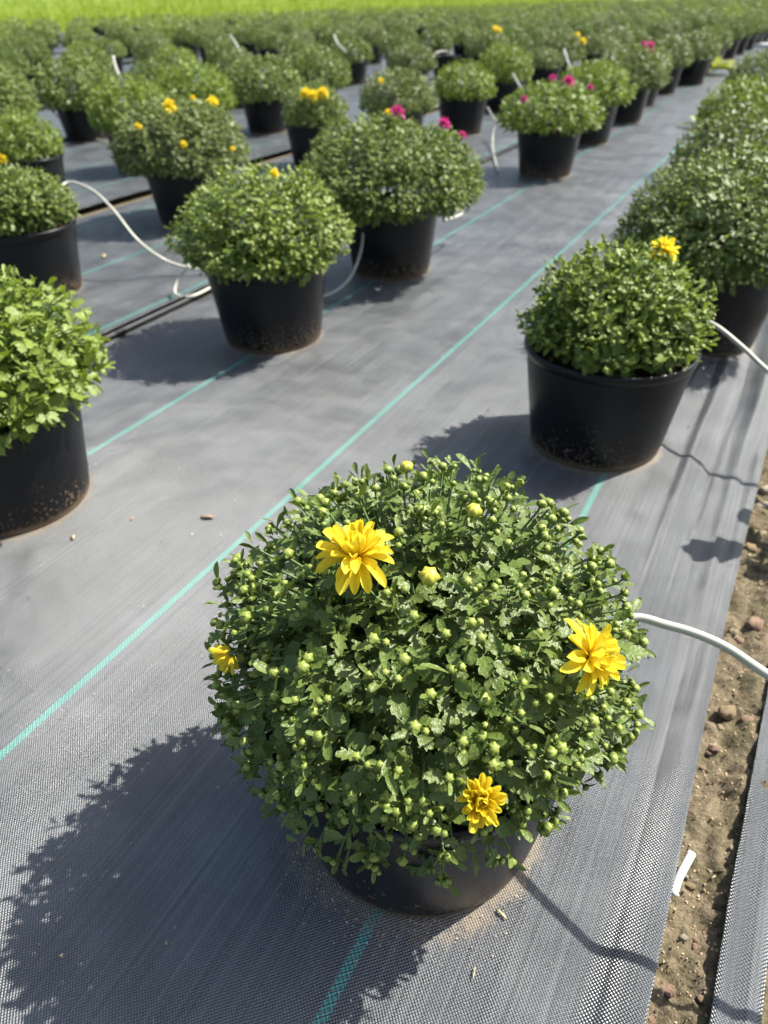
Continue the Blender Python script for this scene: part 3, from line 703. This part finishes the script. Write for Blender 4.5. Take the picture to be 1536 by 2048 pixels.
GROUPS = {'near': None}
for pi, p in enumerate(PL):
    kind = p['kind']; seed = 100+pi; r = random.Random(seed)
    root = empty('potted_mum', (p['x'], p['y'], 0.0))
    tag(root, p['label'], 'potted plant', p['group'] or 'potted mums standing in rows on the woven mats')
    rz = r.uniform(0, 6.28)
    cam_l = np.array([-p['x'], -p['y'], CAMH])
    if kind in ('hero', 'near', 'mid'):
        pot = obj('pot', ME_POT, root, Matrix.Rotation(rz, 4, 'Z')); obj('rim', ME_RIM, pot)
        obj('soil', ME_PSOIL, root, Matrix.Rotation(rz, 4, 'Z'))
    else:
        obj('pot', ME_POTF, root, Matrix.Rotation(rz, 4, 'Z'))
    if kind in ('hero', 'near'):
        hero = kind == 'hero'; lime = p['tone'] == 'bright'
        n = 520 if hero else (420 if lime else max(420, int(9300*p['R']**2)))
        L = 0.0235 if hero else (0.035 if lime else 0.0255)
        leaves, TP, TA, SR = grow(p['R'], p['H'], p['zc'], n, L, seed, m=9 if hero else 7, pitch=0.0085 if hero else (0.012 if lime else 0.0095),
                                  shells=((1.0, 1.0), (0.70, 0.45)) if hero else ((1.0, 1.0), (0.72, 0.35)), lump=0.045 if hero else (0.13 if p['low'] > -0.4 else 0.07),
                                  hlow=0.150 if hero else 0.115, hang=0.60 if hero else 0.0, low=-0.56 if hero else (-0.62 if lime else p['low']))
        LP, LD, LU, LL, LI = leaves
        tc = unit(cam_l-LP); dist = np.linalg.norm(cam_l-LP, axis=1)
        out = unit(LP-np.array([0, 0, p['zc']-0.05])); vis = (out*tc).sum(1)
        face = np.abs((unit(np.cross(np.cross(LD, LU), LD))*tc).sum(1))
        score = np.where((LI < 6) & (vis > 0.0), LL/dist*(0.35+face), 0)
        pick = np.zeros(len(LP), bool); pick[np.argsort(-score)[:300]] = True
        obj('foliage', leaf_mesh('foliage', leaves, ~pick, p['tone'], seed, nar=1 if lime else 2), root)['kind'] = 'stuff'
        rr_ = np.random.RandomState(seed); idx = np.where(pick)[0]
        M = frames(LD[idx], LU[idx], LL[idx], LL[idx]*(0.62+0.40*rr_.rand(len(idx))))
        for j, i_ in enumerate(idx):
            sn = 'narrow' if LI[i_] < (1 if lime else 2) else ('broad' if rr_.rand() < 0.30 else 'lobed')
            m3 = M[j]; m4 = Matrix(((*m3[0], LP[i_][0]), (*m3[1], LP[i_][1]), (*m3[2], LP[i_][2]), (0, 0, 0, 1)))
            obj('leaf', leaf_me(sn, p['tone']), root, m4)
        k = rr_.rand(len(TP)) < 1.0
        obj('stems', stems_mesh(SR, TP-TA*0.004, 0.0011), root)['kind'] = 'stuff'
        if not lime:
            bk = 'p' if p['pale'] else 'g'
            has = rr_.rand(len(TP)) < (0.74 if hero else 0.60)*(0.75+0.5*np.array([noise.noise(Vector(q)*9) for q in TP])+0.25)
            BP = (TP+TA*(0.0045 if hero else 0.002))[has]; BA = TA[has]; BS = ((0.0030+0.0024*rr_.rand(has.sum())**1.4) if hero else (0.0036+0.0018*rr_.rand(has.sum())))
            tcb = unit(cam_l-BP); vb = (unit(BP-np.array([0, 0, p['zc']-0.05]))*tcb).sum(1)
            od = np.argsort(-vb); no = 300 if hero else 140
            for j in od[:no]:
                if vb[j] < -0.05: continue
                obj('bud', bud_me(bk), root, mat_from(BA[j], Vector(BP[j]), rr_.rand()*6, float(BS[j])))
            rest = od[no:]
            SP, SA, SS = [BP[rest]], [BA[rest]], [BS[rest]]
            for q in range(2 if hero else 1):                    # smaller side buds below each tip
                kk = rr_.rand(len(TP)) < 0.42
                pr = unit(np.cross(TA, rr_.randn(len(TP), 3)))
                SP.append((TP-TA*0.003+pr*0.0085)[kk]); SA.append(unit(TA+pr*0.6)[kk]); SS.append((0.0024+0.0012*rr_.rand(len(TP)))[kk])
            obj('side_buds', bud_mesh('side_buds', np.concatenate(SP), np.concatenate(SA), np.concatenate(SS), {'p': M_BUDP, 'g': M_BUD}[bk], lo=not hero), root)['kind'] = 'stuff'
    else:
        fo, bd = far_crown(p['tone'], r.randrange(3 if kind == 'mid' else 3), kind == 'mid')
        sc = Matrix.Translation((0, 0, 0.225)) @ Matrix.Diagonal((p['R']/0.26, p['R']/0.26, (p['H']+0.06)/0.24, 1)) @ Matrix.Translation((0, 0, -0.225)) @ Matrix.Rotation(rz, 4, 'Z')
        o = obj('foliage', fo, root, sc); o['kind'] = 'stuff'
        if bd: obj('buds', bd, root, sc)['kind'] = 'stuff'
    for fi, (px_, py_, col, size) in enumerate(p['flowers']):
        q, nn = on_crown(p, px_, py_)
        add_flower(root, q+nn*0.014, nn+Vector((0, 0, 0.7)), size*(0.74 if kind != 'near' else 0.9), col, kind == 'near' and size > 0.02, seed*10+fi)
    p['root'] = root
# the plants beyond those, too far off to tell apart: one mass
VV, FF, AT, MI, b = [], [], [], [], 0
lv, TP, TA, SR = grow(0.27, 0.19, 0.285, 90, 0.062, 77, m=2, low=-0.5, pitch=0.02, lump=0.07, shells=((1.0, 1.0), (0.78, 0.6)), upb=0.05)
Mv = frames(lv[1], lv[2], lv[3]); fv, ff = merge(LT['simple'], Mv, lv[0])
rs = np.random.RandomState(8)
lv, TP, TA, SR = grow(0.27, 0.19, 0.285, 34, 0.105, 78, m=1, low=-0.45, pitch=0.02, lump=0.07, shells=((0.93, 1.0), (0.7, 0.5)), upb=0.05)
Mv = frames(lv[1], lv[2], lv[3]); fv2, ff2 = merge(LT['simple'], Mv, lv[0])
fv1, ff1 = fv, ff
for (x, y, sc, rz) in FARSTUFF:
    fv, ff = (fv1, ff1) if fdepth(x, y) < 25 else (fv2, ff2)
    c, s_ = math.cos(rz)*sc, math.sin(rz)*sc; Rm = np.array([[c, -s_, 0], [s_, c, 0], [0, 0, sc]])
    VV.append(fv @ Rm.T+np.array([x, y, 0])); FF.append(ff+b); b += len(fv); AT.append(np.full(len(fv), rs.rand())); MI.append(np.full(len(ff), rs.randint(0, 3)))
    VV.append(pv2+np.array([x, y, 0])); t3 = tris(pf2); FF.append(t3+b); b += len(pv2); AT.append(np.zeros(len(pv2))); MI.append(np.full(len(t3), 3))
if FARSTUFF:
    tag(obj('distant_mums', new_mesh('distant_mums', np.concatenate(VV), np.concatenate(FF), [LEAF['mid'], LEAF['fresh'], LEAF['sage'], M_POT], attrs={'var': np.concatenate(AT)}, matidx=np.concatenate(MI))),
        'mass of far potted mums merging together before the grass', 'potted plants', kind='stuff')
# the open flowers and half-open buds of the first plant
h0 = PL[0]; root = h0['root']; tocam = -fw
for i, (px_, py_, ax, size, op, lift) in enumerate([
        (725, 1135, Vector((0, 0, 1))*1.0-tocam*0.05-CR*0.04, 0.0310, 0.90, 0.016),
        (1155, 1318, CR*0.85+Vector((0, 0, 0.35))+tocam*0.45, 0.0280, 0.62, 0.012),
        (950, 1572, tocam*1.0+Vector((0, 0, 0.25))+CR*0.05, 0.0185, 0.58, 0.014),
        (452, 1308, -CR*0.8-Vector((0, 0, 0.8)), 0.0150, 0.50, -0.004)]):
    q, nn = on_crown(h0, px_, py_)
    add_flower(root, q+nn*lift, ax, size, Y, True, 900+i, op)
for (px_, py_, s) in [(815, 966, 0.0064), (940, 1050, 0.0068), (857, 1173, 0.0078)]:
    q, nn = on_crown(h0, px_, py_)
    obj('bud', bud_me('y'), root, mat_from(nn+Vector((0, 0, 0.5))+tocam*0.2, q+nn*0.016, px_, s))

# ------------------------------------------------------------------ tubes, pipe, tag, stones, litter
def hose(pts, label, r=0.0048, sub=8, grp='white watering tubes'):
    P = [pix(*q) if len(q) == 3 else Vector(q[1:]) for q in pts]
    o = obj('watering_tube', tube_mesh('watering_tube', catmull(P, sub), r, M_HOSE, 10))
    return tag(o, label, 'tube', grp)
W_ = 'w'
hose([(W_, -0.10, 0.50, 0.205), (W_, -0.06, 0.505, 0.235), (1245, 1243, 0.262), (1340, 1252, 0.268), (1440, 1288, 0.270), (1536, 1350, 0.270), (W_, 0.155, 0.553, 0.266), (W_, 0.205, 0.535, 0.250), (W_, 0.255, 0.515, 0.215), (W_, 0.300, 0.495, 0.160), (W_, 0.35, 0.48, 0.08), (W_, 0.40, 0.42, -0.004)],
     'thick white tube arching from the yellow-flowered mum over the soil')
hose([(W_, -0.135, 1.63, 0.222), (1425, 648, 0.225), (1480, 690, 0.20), (1536, 742, 0.175), (W_, 0.16, 1.44, 0.140), (W_, 0.25, 1.36, 0.085), (W_, 0.34, 1.28, -0.002)],
     'white tube sloping from the rim-showing mum off towards the soil side')
hose([(W_, -2.20, 1.66, 0.215), (128, 368, 0.275), (180, 378, 0.265), (225, 418, 0.225), (275, 480, 0.135), (330, 520, 0.06), (385, 537, 0.03), (450, 540, 0.022), (520, 530, 0.02)],
     'long white tube drooping from the tagged pot down to the mat')
hose([(378, 530, 0.10), (356, 560, 0.055), (351, 588, 0.022), (385, 592, 0.021), (440, 565, 0.022), (500, 535, 0.022)],
     'short white loop of tube lying against the pot of the pale-budded dome')
hose([(700, 380, 0.25), (721, 405, 0.235), (727, 450, 0.18), (722, 500, 0.11), (702, 552, 0.045), (668, 584, 0.012), (620, 600, 0.008)],
     'white tube hanging down between the pale-budded dome and the pink-flowered mum')
hose([(935, 385, 0.22), (942, 402, 0.17), (930, 425, 0.11), (888, 442, 0.10)], 'short curl of white tube beside the pink-flowered mum')
hose([(60, 190, 0.24), (95, 215, 0.20), (130, 245, 0.10), (170, 270, 0.03), (205, 281, 0.02), (240, 290, 0.02)], 'white tube running from the coarse dark mum to the next row')
hose([(395, 300, 0.24), (425, 312, 0.23), (446, 328, 0.18), (465, 350, 0.10), (500, 380, 0.02)], 'white tube leaving the yellow-dotted grey-green mum')
hose([(1040, 200, 0.235), (1012, 225, 0.18), (990, 250, 0.10), (985, 290, 0.03), (990, 320, 0.012), (996, 345, 0.01)], 'looped white tube beside the pot standing alone by the aisle')
hose([(975, 215, 0.15), (990, 240, 0.09), (1012, 255, 0.05), (1040, 258, 0.04)], 'white tube behind the pot standing alone by the aisle')
hose([(1128, 98, 0.36), (1134, 118, 0.31), (1141, 138, 0.25), (1147, 158, 0.19)], 'white tube standing in front of the low flat mum', 0.008)
hose([(1026, 148, 0.30), (1038, 170, 0.24), (1052, 192, 0.16)], 'white tube against the pot of the glossy mum', 0.007)
hose([(460, 70, 0.47), (472, 88, 0.42), (486, 114, 0.34)], 'white tube showing between dark plants of the far rows', 0.010)
hose([(226, 112, 0.44), (230, 130, 0.38), (240, 156, 0.30)], 'white tube showing beside a pot in the fifth row', 0.010)
hose([(668, 70, 0.46), (676, 88, 0.42), (692, 104, 0.36)], 'white tube bit between far mums above the wide dark one', 0.010)
hose([(865, 118, 0.26), (872, 106, 0.27), (890, 102, 0.27), (905, 108, 0.24)], 'white tube curled over the rim of the empty pot', 0.007)
# cut tube end sticking out from under the mat
o = obj('tube_stub', tube_mesh('tube_stub', catmull([pix(1346, 1790, -0.004), pix(1358, 1755, 0.002), pix(1372, 1728, 0.006), pix(1384, 1706, 0.009)], 6), 0.0046, M_TAGW, 12))
tag(o, 'cut white tube end poking from under the mat edge onto soil', 'tube')
# black supply pipe under the lip of the second mat
pp = [Vector((-1.661+0.003*math.sin(0.9*y), y, 0.0095)) for y in np.arange(0.2, 20, 0.25)]
tag(obj('supply_pipe', tube_mesh('supply_pipe', pp, 0.0105, M_PIPE, 10)), 'long black pipe lying under the raised mat edge between rows', 'pipe')
# plant tag in the low pot
t = pix(42, 446, 0.215); bm_v = np.array([(-0.012, 0, -0.06), (0.012, 0, -0.06), (0.012, 0, 0.035), (-0.012, 0, 0.035), (-0.012, 0.0012, -0.06), (0.012, 0.0012, -0.06), (0.012, 0.0012, 0.035), (-0.012, 0.0012, 0.035)])
o = obj('plant_tag', new_mesh('plant_tag', bm_v*1.4, tris([(0, 1, 2, 3), (5, 4, 7, 6), (0, 4, 5, 1), (1, 5, 6, 2), (2, 6, 7, 3), (3, 7, 4, 0)]), M_TAGW, smooth=False))
o.location = t; o.rotation_euler = (0.25, 0.12, 0.5); tag(o, 'small white plant tag stuck in the soil of the low mum', 'tag')
# empty pot in the fourth row
ep = pix(893, 112, 0.225); root = empty('empty_pot', (ep.x, ep.y, 0)); tag(root, 'black pot of bare soil without a plant among the mums', 'pot')
pt_ = obj('pot', ME_POT, root); obj('rim', ME_RIM, pt_); obj('soil', ME_PSOIL, root)
# white board across the far end of the aisle
a, b = pix(1478, 93, 0.0), pix(1600, 96, 0.0)
d = (b-a); L_ = d.length; sv_ = np.array([(x, y, z) for z in (0, 0.05) for (x, y) in ((0, -0.12), (L_, -0.12), (L_, 0.12), (0, 0.12))])
o = obj('board', new_mesh('board', sv_, tris([(3, 2, 1, 0), (4, 5, 6, 7), (0, 1, 5, 4), (1, 2, 6, 5), (2, 3, 7, 6), (3, 0, 4, 7)]), M_BOARD, smooth=False))
o.location = a; o.rotation_euler = (0, 0, math.atan2(d.y, d.x)); tag(o, 'white board laid across the far end of the aisle', 'board')

# weeds: rosettes of broad leaves
def weed(loc, n, L, label, tone, seed, tilt=(20, 60), stem=0.0, grp=None):
    root = empty('weed', loc); tag(root, label, 'weed', grp); r = random.Random(seed)
    pts = [Vector((0, 0, -0.01)), Vector((0.01, 0, stem*0.5)), Vector((0, 0.01, max(stem, 0.02)))]
    obj('stem', tube_mesh('stem', pts, 0.003, M_STEM, 6), root)
    for i in range(n):
        a = i*2.4+r.uniform(-.3, .3); e = math.radians(r.uniform(*tilt)); di = Vector((math.cos(a)*math.cos(e), math.sin(a)*math.cos(e), math.sin(e)))
        z = Vector((0, 0, 1)); x = di.cross(z).normalized(); up = x.cross(di); l = L*r.uniform(0.7, 1.1)
        m = Matrix(((x.x*l, di.x*l, up.x*l, 0), (x.y*l, di.y*l, up.y*l, 0.0), (x.z*l, di.z*l, up.z*l, max(stem, 0.02)*(0.5+0.5*i/n)), (0, 0, 0, 1)))
        obj('leaf', leaf_me(r.choice(['narrow', 'broad']), tone), root, m)
    return root
q = pix(1425, 140, 0.05); weed((q.x, q.y, 0), 12, 0.28, 'bright chartreuse weed sprawling from the pot row into the aisle', 'weed', 4, (5, 40), 0.10)
q = pix(1395, 250, 0.02); weed((q.x, q.y, 0), 9, 0.13, 'thin green weed on the mat beside the far end of the soil-side row', 'fresh', 5, (5, 50), 0.03)
weed((0.195, 1.25, -0.02), 5, 0.105, 'unseen weed seedling added beyond the bare soil to cast a leaf shadow', 'fresh', 8, (5, 40), 0.21)  # out of view, added only so its leaves throw a shadow on the mat

# stones and litter on the soil strip
def stone_me(seed, mat):
    r = np.random.RandomState(seed); V = []; F = []
    n, m = 10, 6
    for j in range(m+1):
        th = math.pi*j/m
        for i in range(n):
            a = 2*math.pi*i/n; d = Vector((math.sin(th)*math.cos(a), math.sin(th)*math.sin(a), math.cos(th)))
            V.append(d*(1+0.55*noise.noise(d*1.6+Vector((seed*3.1, 0, 0)))+0.22*noise.noise(d*3.4+Vector((seed, 2, 0)))))
    for j in range(m):
        for i in range(n): F.append((j*n+i, j*n+(i+1) % n, (j+1)*n+(i+1) % n, (j+1)*n+i))
    return new_mesh('stone', np.array([tuple(v) for v in V]), np.array(F), mat)
SM = [stone_me(i, STONES[i % 5]) for i in range(10)]
r = random.Random(3)
big = [(1510, 1255, 0.0105, 0), (1465, 1268, 0.0058, 2), (1483, 1283, 0.0065, 0), (1452, 1432, 0.0088, 1), (1440, 1458, 0.0045, 2), (1492, 1450, 0.0058, 0), (1425, 1497, 0.0056, 0), (1406, 1535, 0.0030, 0), (1500, 1100, 0.008, 1),
       (1522, 1070, 0.006, 2), (1530, 985, 0.010, 4), (1526, 1010, 0.008, 4), (1418, 1505, 0.003, 3), (1380, 1770, 0.0042, 1), (1370, 1755, 0.0035, 4), (1390, 1880, 0.0033, 0), (1366, 1878, 0.0034, 4), (1391, 1893, 0.0032, 0), (1343, 1980, 0.0048, 0), (1400, 2004, 0.0032, 0), (1328, 1974, 0.003, 0), (1335, 1990, 0.0035, 0), (1303, 2038, 0.0028, 0), (1457, 1708, 0.0027, 2), (1460, 1742, 0.0024, 4), (1420, 1745, 0.0022, 4), (1412, 1540, 0.0028, 3), (1470, 1390, 0.0035, 3), (1500, 1340, 0.003, 3)]
stone_words = ['reddish', 'ochre', 'pale tan', 'dark brown', 'whitish']
for i, (px_, py_, s, c) in enumerate(big):
    q = pix(px_, py_, -0.015); z = soil_at(q.x, q.y)
    o = obj('stone', SM[[0, 1, 2, 3, 4][c]+(5 if i % 2 else 0)]); s *= 1.2; o.location = (q.x, q.y, z+s*0.10); o.scale = (s*r.uniform(1.0, 1.4), s*r.uniform(0.8, 1.1), s*r.uniform(0.6, 0.85)); o.rotation_euler = (r.uniform(-.3, .3), r.uniform(-.3, .3), r.uniform(0, 6.28))
    tag(o, ('larger ' if s > 0.005 else 'small ')+stone_words[c]+' stone lying on the bare soil strip between mats', 'stone', ('larger ' if s > 0.005 else 'small ')+stone_words[c]+' stones on the soil strip')
# fine grit on the soil and sand grains round the first pot
def grains(name, P, S, mats, seed):
    rs_ = np.random.RandomState(seed); n = len(P)
    tv = np.array([(1, 0, 0), (-.5, .8, 0), (-.5, -.8, 0), (0, 0, .8), (.2, .1, -.7)]); tf = np.array([(0, 1, 3), (1, 2, 3), (2, 0, 3), (1, 0, 4), (2, 1, 4), (0, 2, 4)])
    A = unit(rs_.randn(n, 3)); B = unit(np.cross(A, rs_.randn(n, 3))); M = np.stack([A, B, np.cross(A, B)], 2)*S[:, None, None]
    v, f = merge((tv, tf), M, P)
    return new_mesh(name, v, f, mats, smooth=False, matidx=np.repeat(rs_.randint(0, len(mats), n), len(tf)))
rs = np.random.RandomState(9); n = 5200
gx = 0.075+rs.rand(n)*0.085; gy = 0.15+rs.rand(n)**1.3*1.5; gz = soil_z(gx[None], gy[None])[0]
o = obj('soil_grit', grains('soil_grit', np.stack([gx, gy, gz+0.0004], -1), 0.0005+0.0022*rs.rand(n)**4, [STONES[1], STONES[3], M_SOIL, STONES[0], M_SOIL, STONES[2]], 1))
tag(o, 'fine grit and crumbs scattered over the bare soil strip', 'grit', kind='stuff')
n = 1500; a = np.radians(225)+rs.randn(n)*1.15; d = POT_RB+0.002+np.abs(rs.randn(n))*0.022
px0, py0 = PL[0]['x'], PL[0]['y']
o = obj('sand', grains('sand', np.stack([px0+d*np.cos(a), py0+d*np.sin(a), 0.0025+rs.rand(n)*0.0006], -1), 0.0003+0.0011*rs.rand(n)**3, [STONES[2], STONES[1], STONES[4], STONES[3]], 2))
tag(o, 'loose sand spilled on the mat at the foot of the mud-spotted pot', 'sand', kind='stuff')
# litter lying on the mat and the soil
def chip(px_, py_, l, w_, rz, mat, name, label, cat, z=0.003, grp=None):
    q = pix(px_, py_, z); V = []; F = []; r = random.Random(px_)
    n = 7
    for j in range(n):
        f = j/(n-1); ww = w_*(0.35+0.65*math.sin(math.pi*min(1, max(0.08, f))))*r.uniform(0.85, 1.1)
        for (sx, sz) in ((-1, 0), (0, 0.9), (1, 0.1), (0, -0.4)): V.append((ww*0.5*sx, l*(f-0.5), ww*0.35*sz+0.12*l*math.sin(f*3)*0.4))
    for j in range(n-1):
        for i in range(4): F.append((j*4+i, j*4+(i+1) % 4, j*4+4+(i+1) % 4, j*4+4+i))
    F += [(3, 2, 1, 0), ((n-1)*4, (n-1)*4+1, (n-1)*4+2, (n-1)*4+3)]
    o = obj(name, new_mesh(name, np.array(V), tris(F), mat)); o.location = q; o.rotation_euler = (0, 0, rz)
    return tag(o, label, cat, grp)
chip(415, 1034, 0.026, 0.011, -1.2, M_CHIP, 'wood_chip', 'brown bark chip lying on the mat between the green stripes', 'wood chip', 0.004)
chip(264, 1037, 0.012, 0.005, 0.3, M_CHIP, 'wood_chip', 'tiny pale chip near the lime-green mum', 'wood chip', 0.004)
chip(146, 1074, 0.012, 0.008, 0.8, M_STRAW, 'wood_chip', 'small tan crumb in front of the lime-green mum', 'wood chip', 0.004)
chip(208, 512, 0.030, 0.018, 0.5, M_STRAW, 'wood_chip', 'pale chip on the mat beside the tagged pot', 'wood chip', 0.012)
chip(1490, 1353, 0.028, 0.0035, 1.2, M_STRAW, 'twig', 'short straight pale twig on the bare soil', 'twig', -0.010)
chip(948, 1945, 0.012, 0.0022, 0.2, M_STRAW, 'straw', 'bit of straw on the mat below the mud-spotted pot', 'straw', 0.003, 'straw bits on the mat')
chip(1003, 1828, 0.013, 0.004, 1.2, M_STRAW, 'straw', 'bit of straw on the mat below the mud-spotted pot', 'straw', 0.003, 'straw bits on the mat')
chip(1430, 1752, 0.012, 0.003, -0.6, M_STRAW, 'straw', 'short pale straw lying on the soil beside the cut tube', 'straw', -0.010)

# crumbs of soil and dead leaf bits strewn over the first mat
rs = np.random.RandomState(21); n = 900
cx = -1.6+rs.rand(n)*1.65; cy = 0.1+rs.rand(n)**1.5*4.5
o = obj('crumbs', grains('crumbs', np.stack([cx, cy, np.full(n, 0.0035)], -1), 0.0006+0.0024*rs.rand(n)**5, [STONES[2], M_STRAW, STONES[4], M_CHIP, STONES[3]], 5))
tag(o, 'tiny crumbs of soil and plant litter strewn over the woven mat', 'litter', kind='stuff')
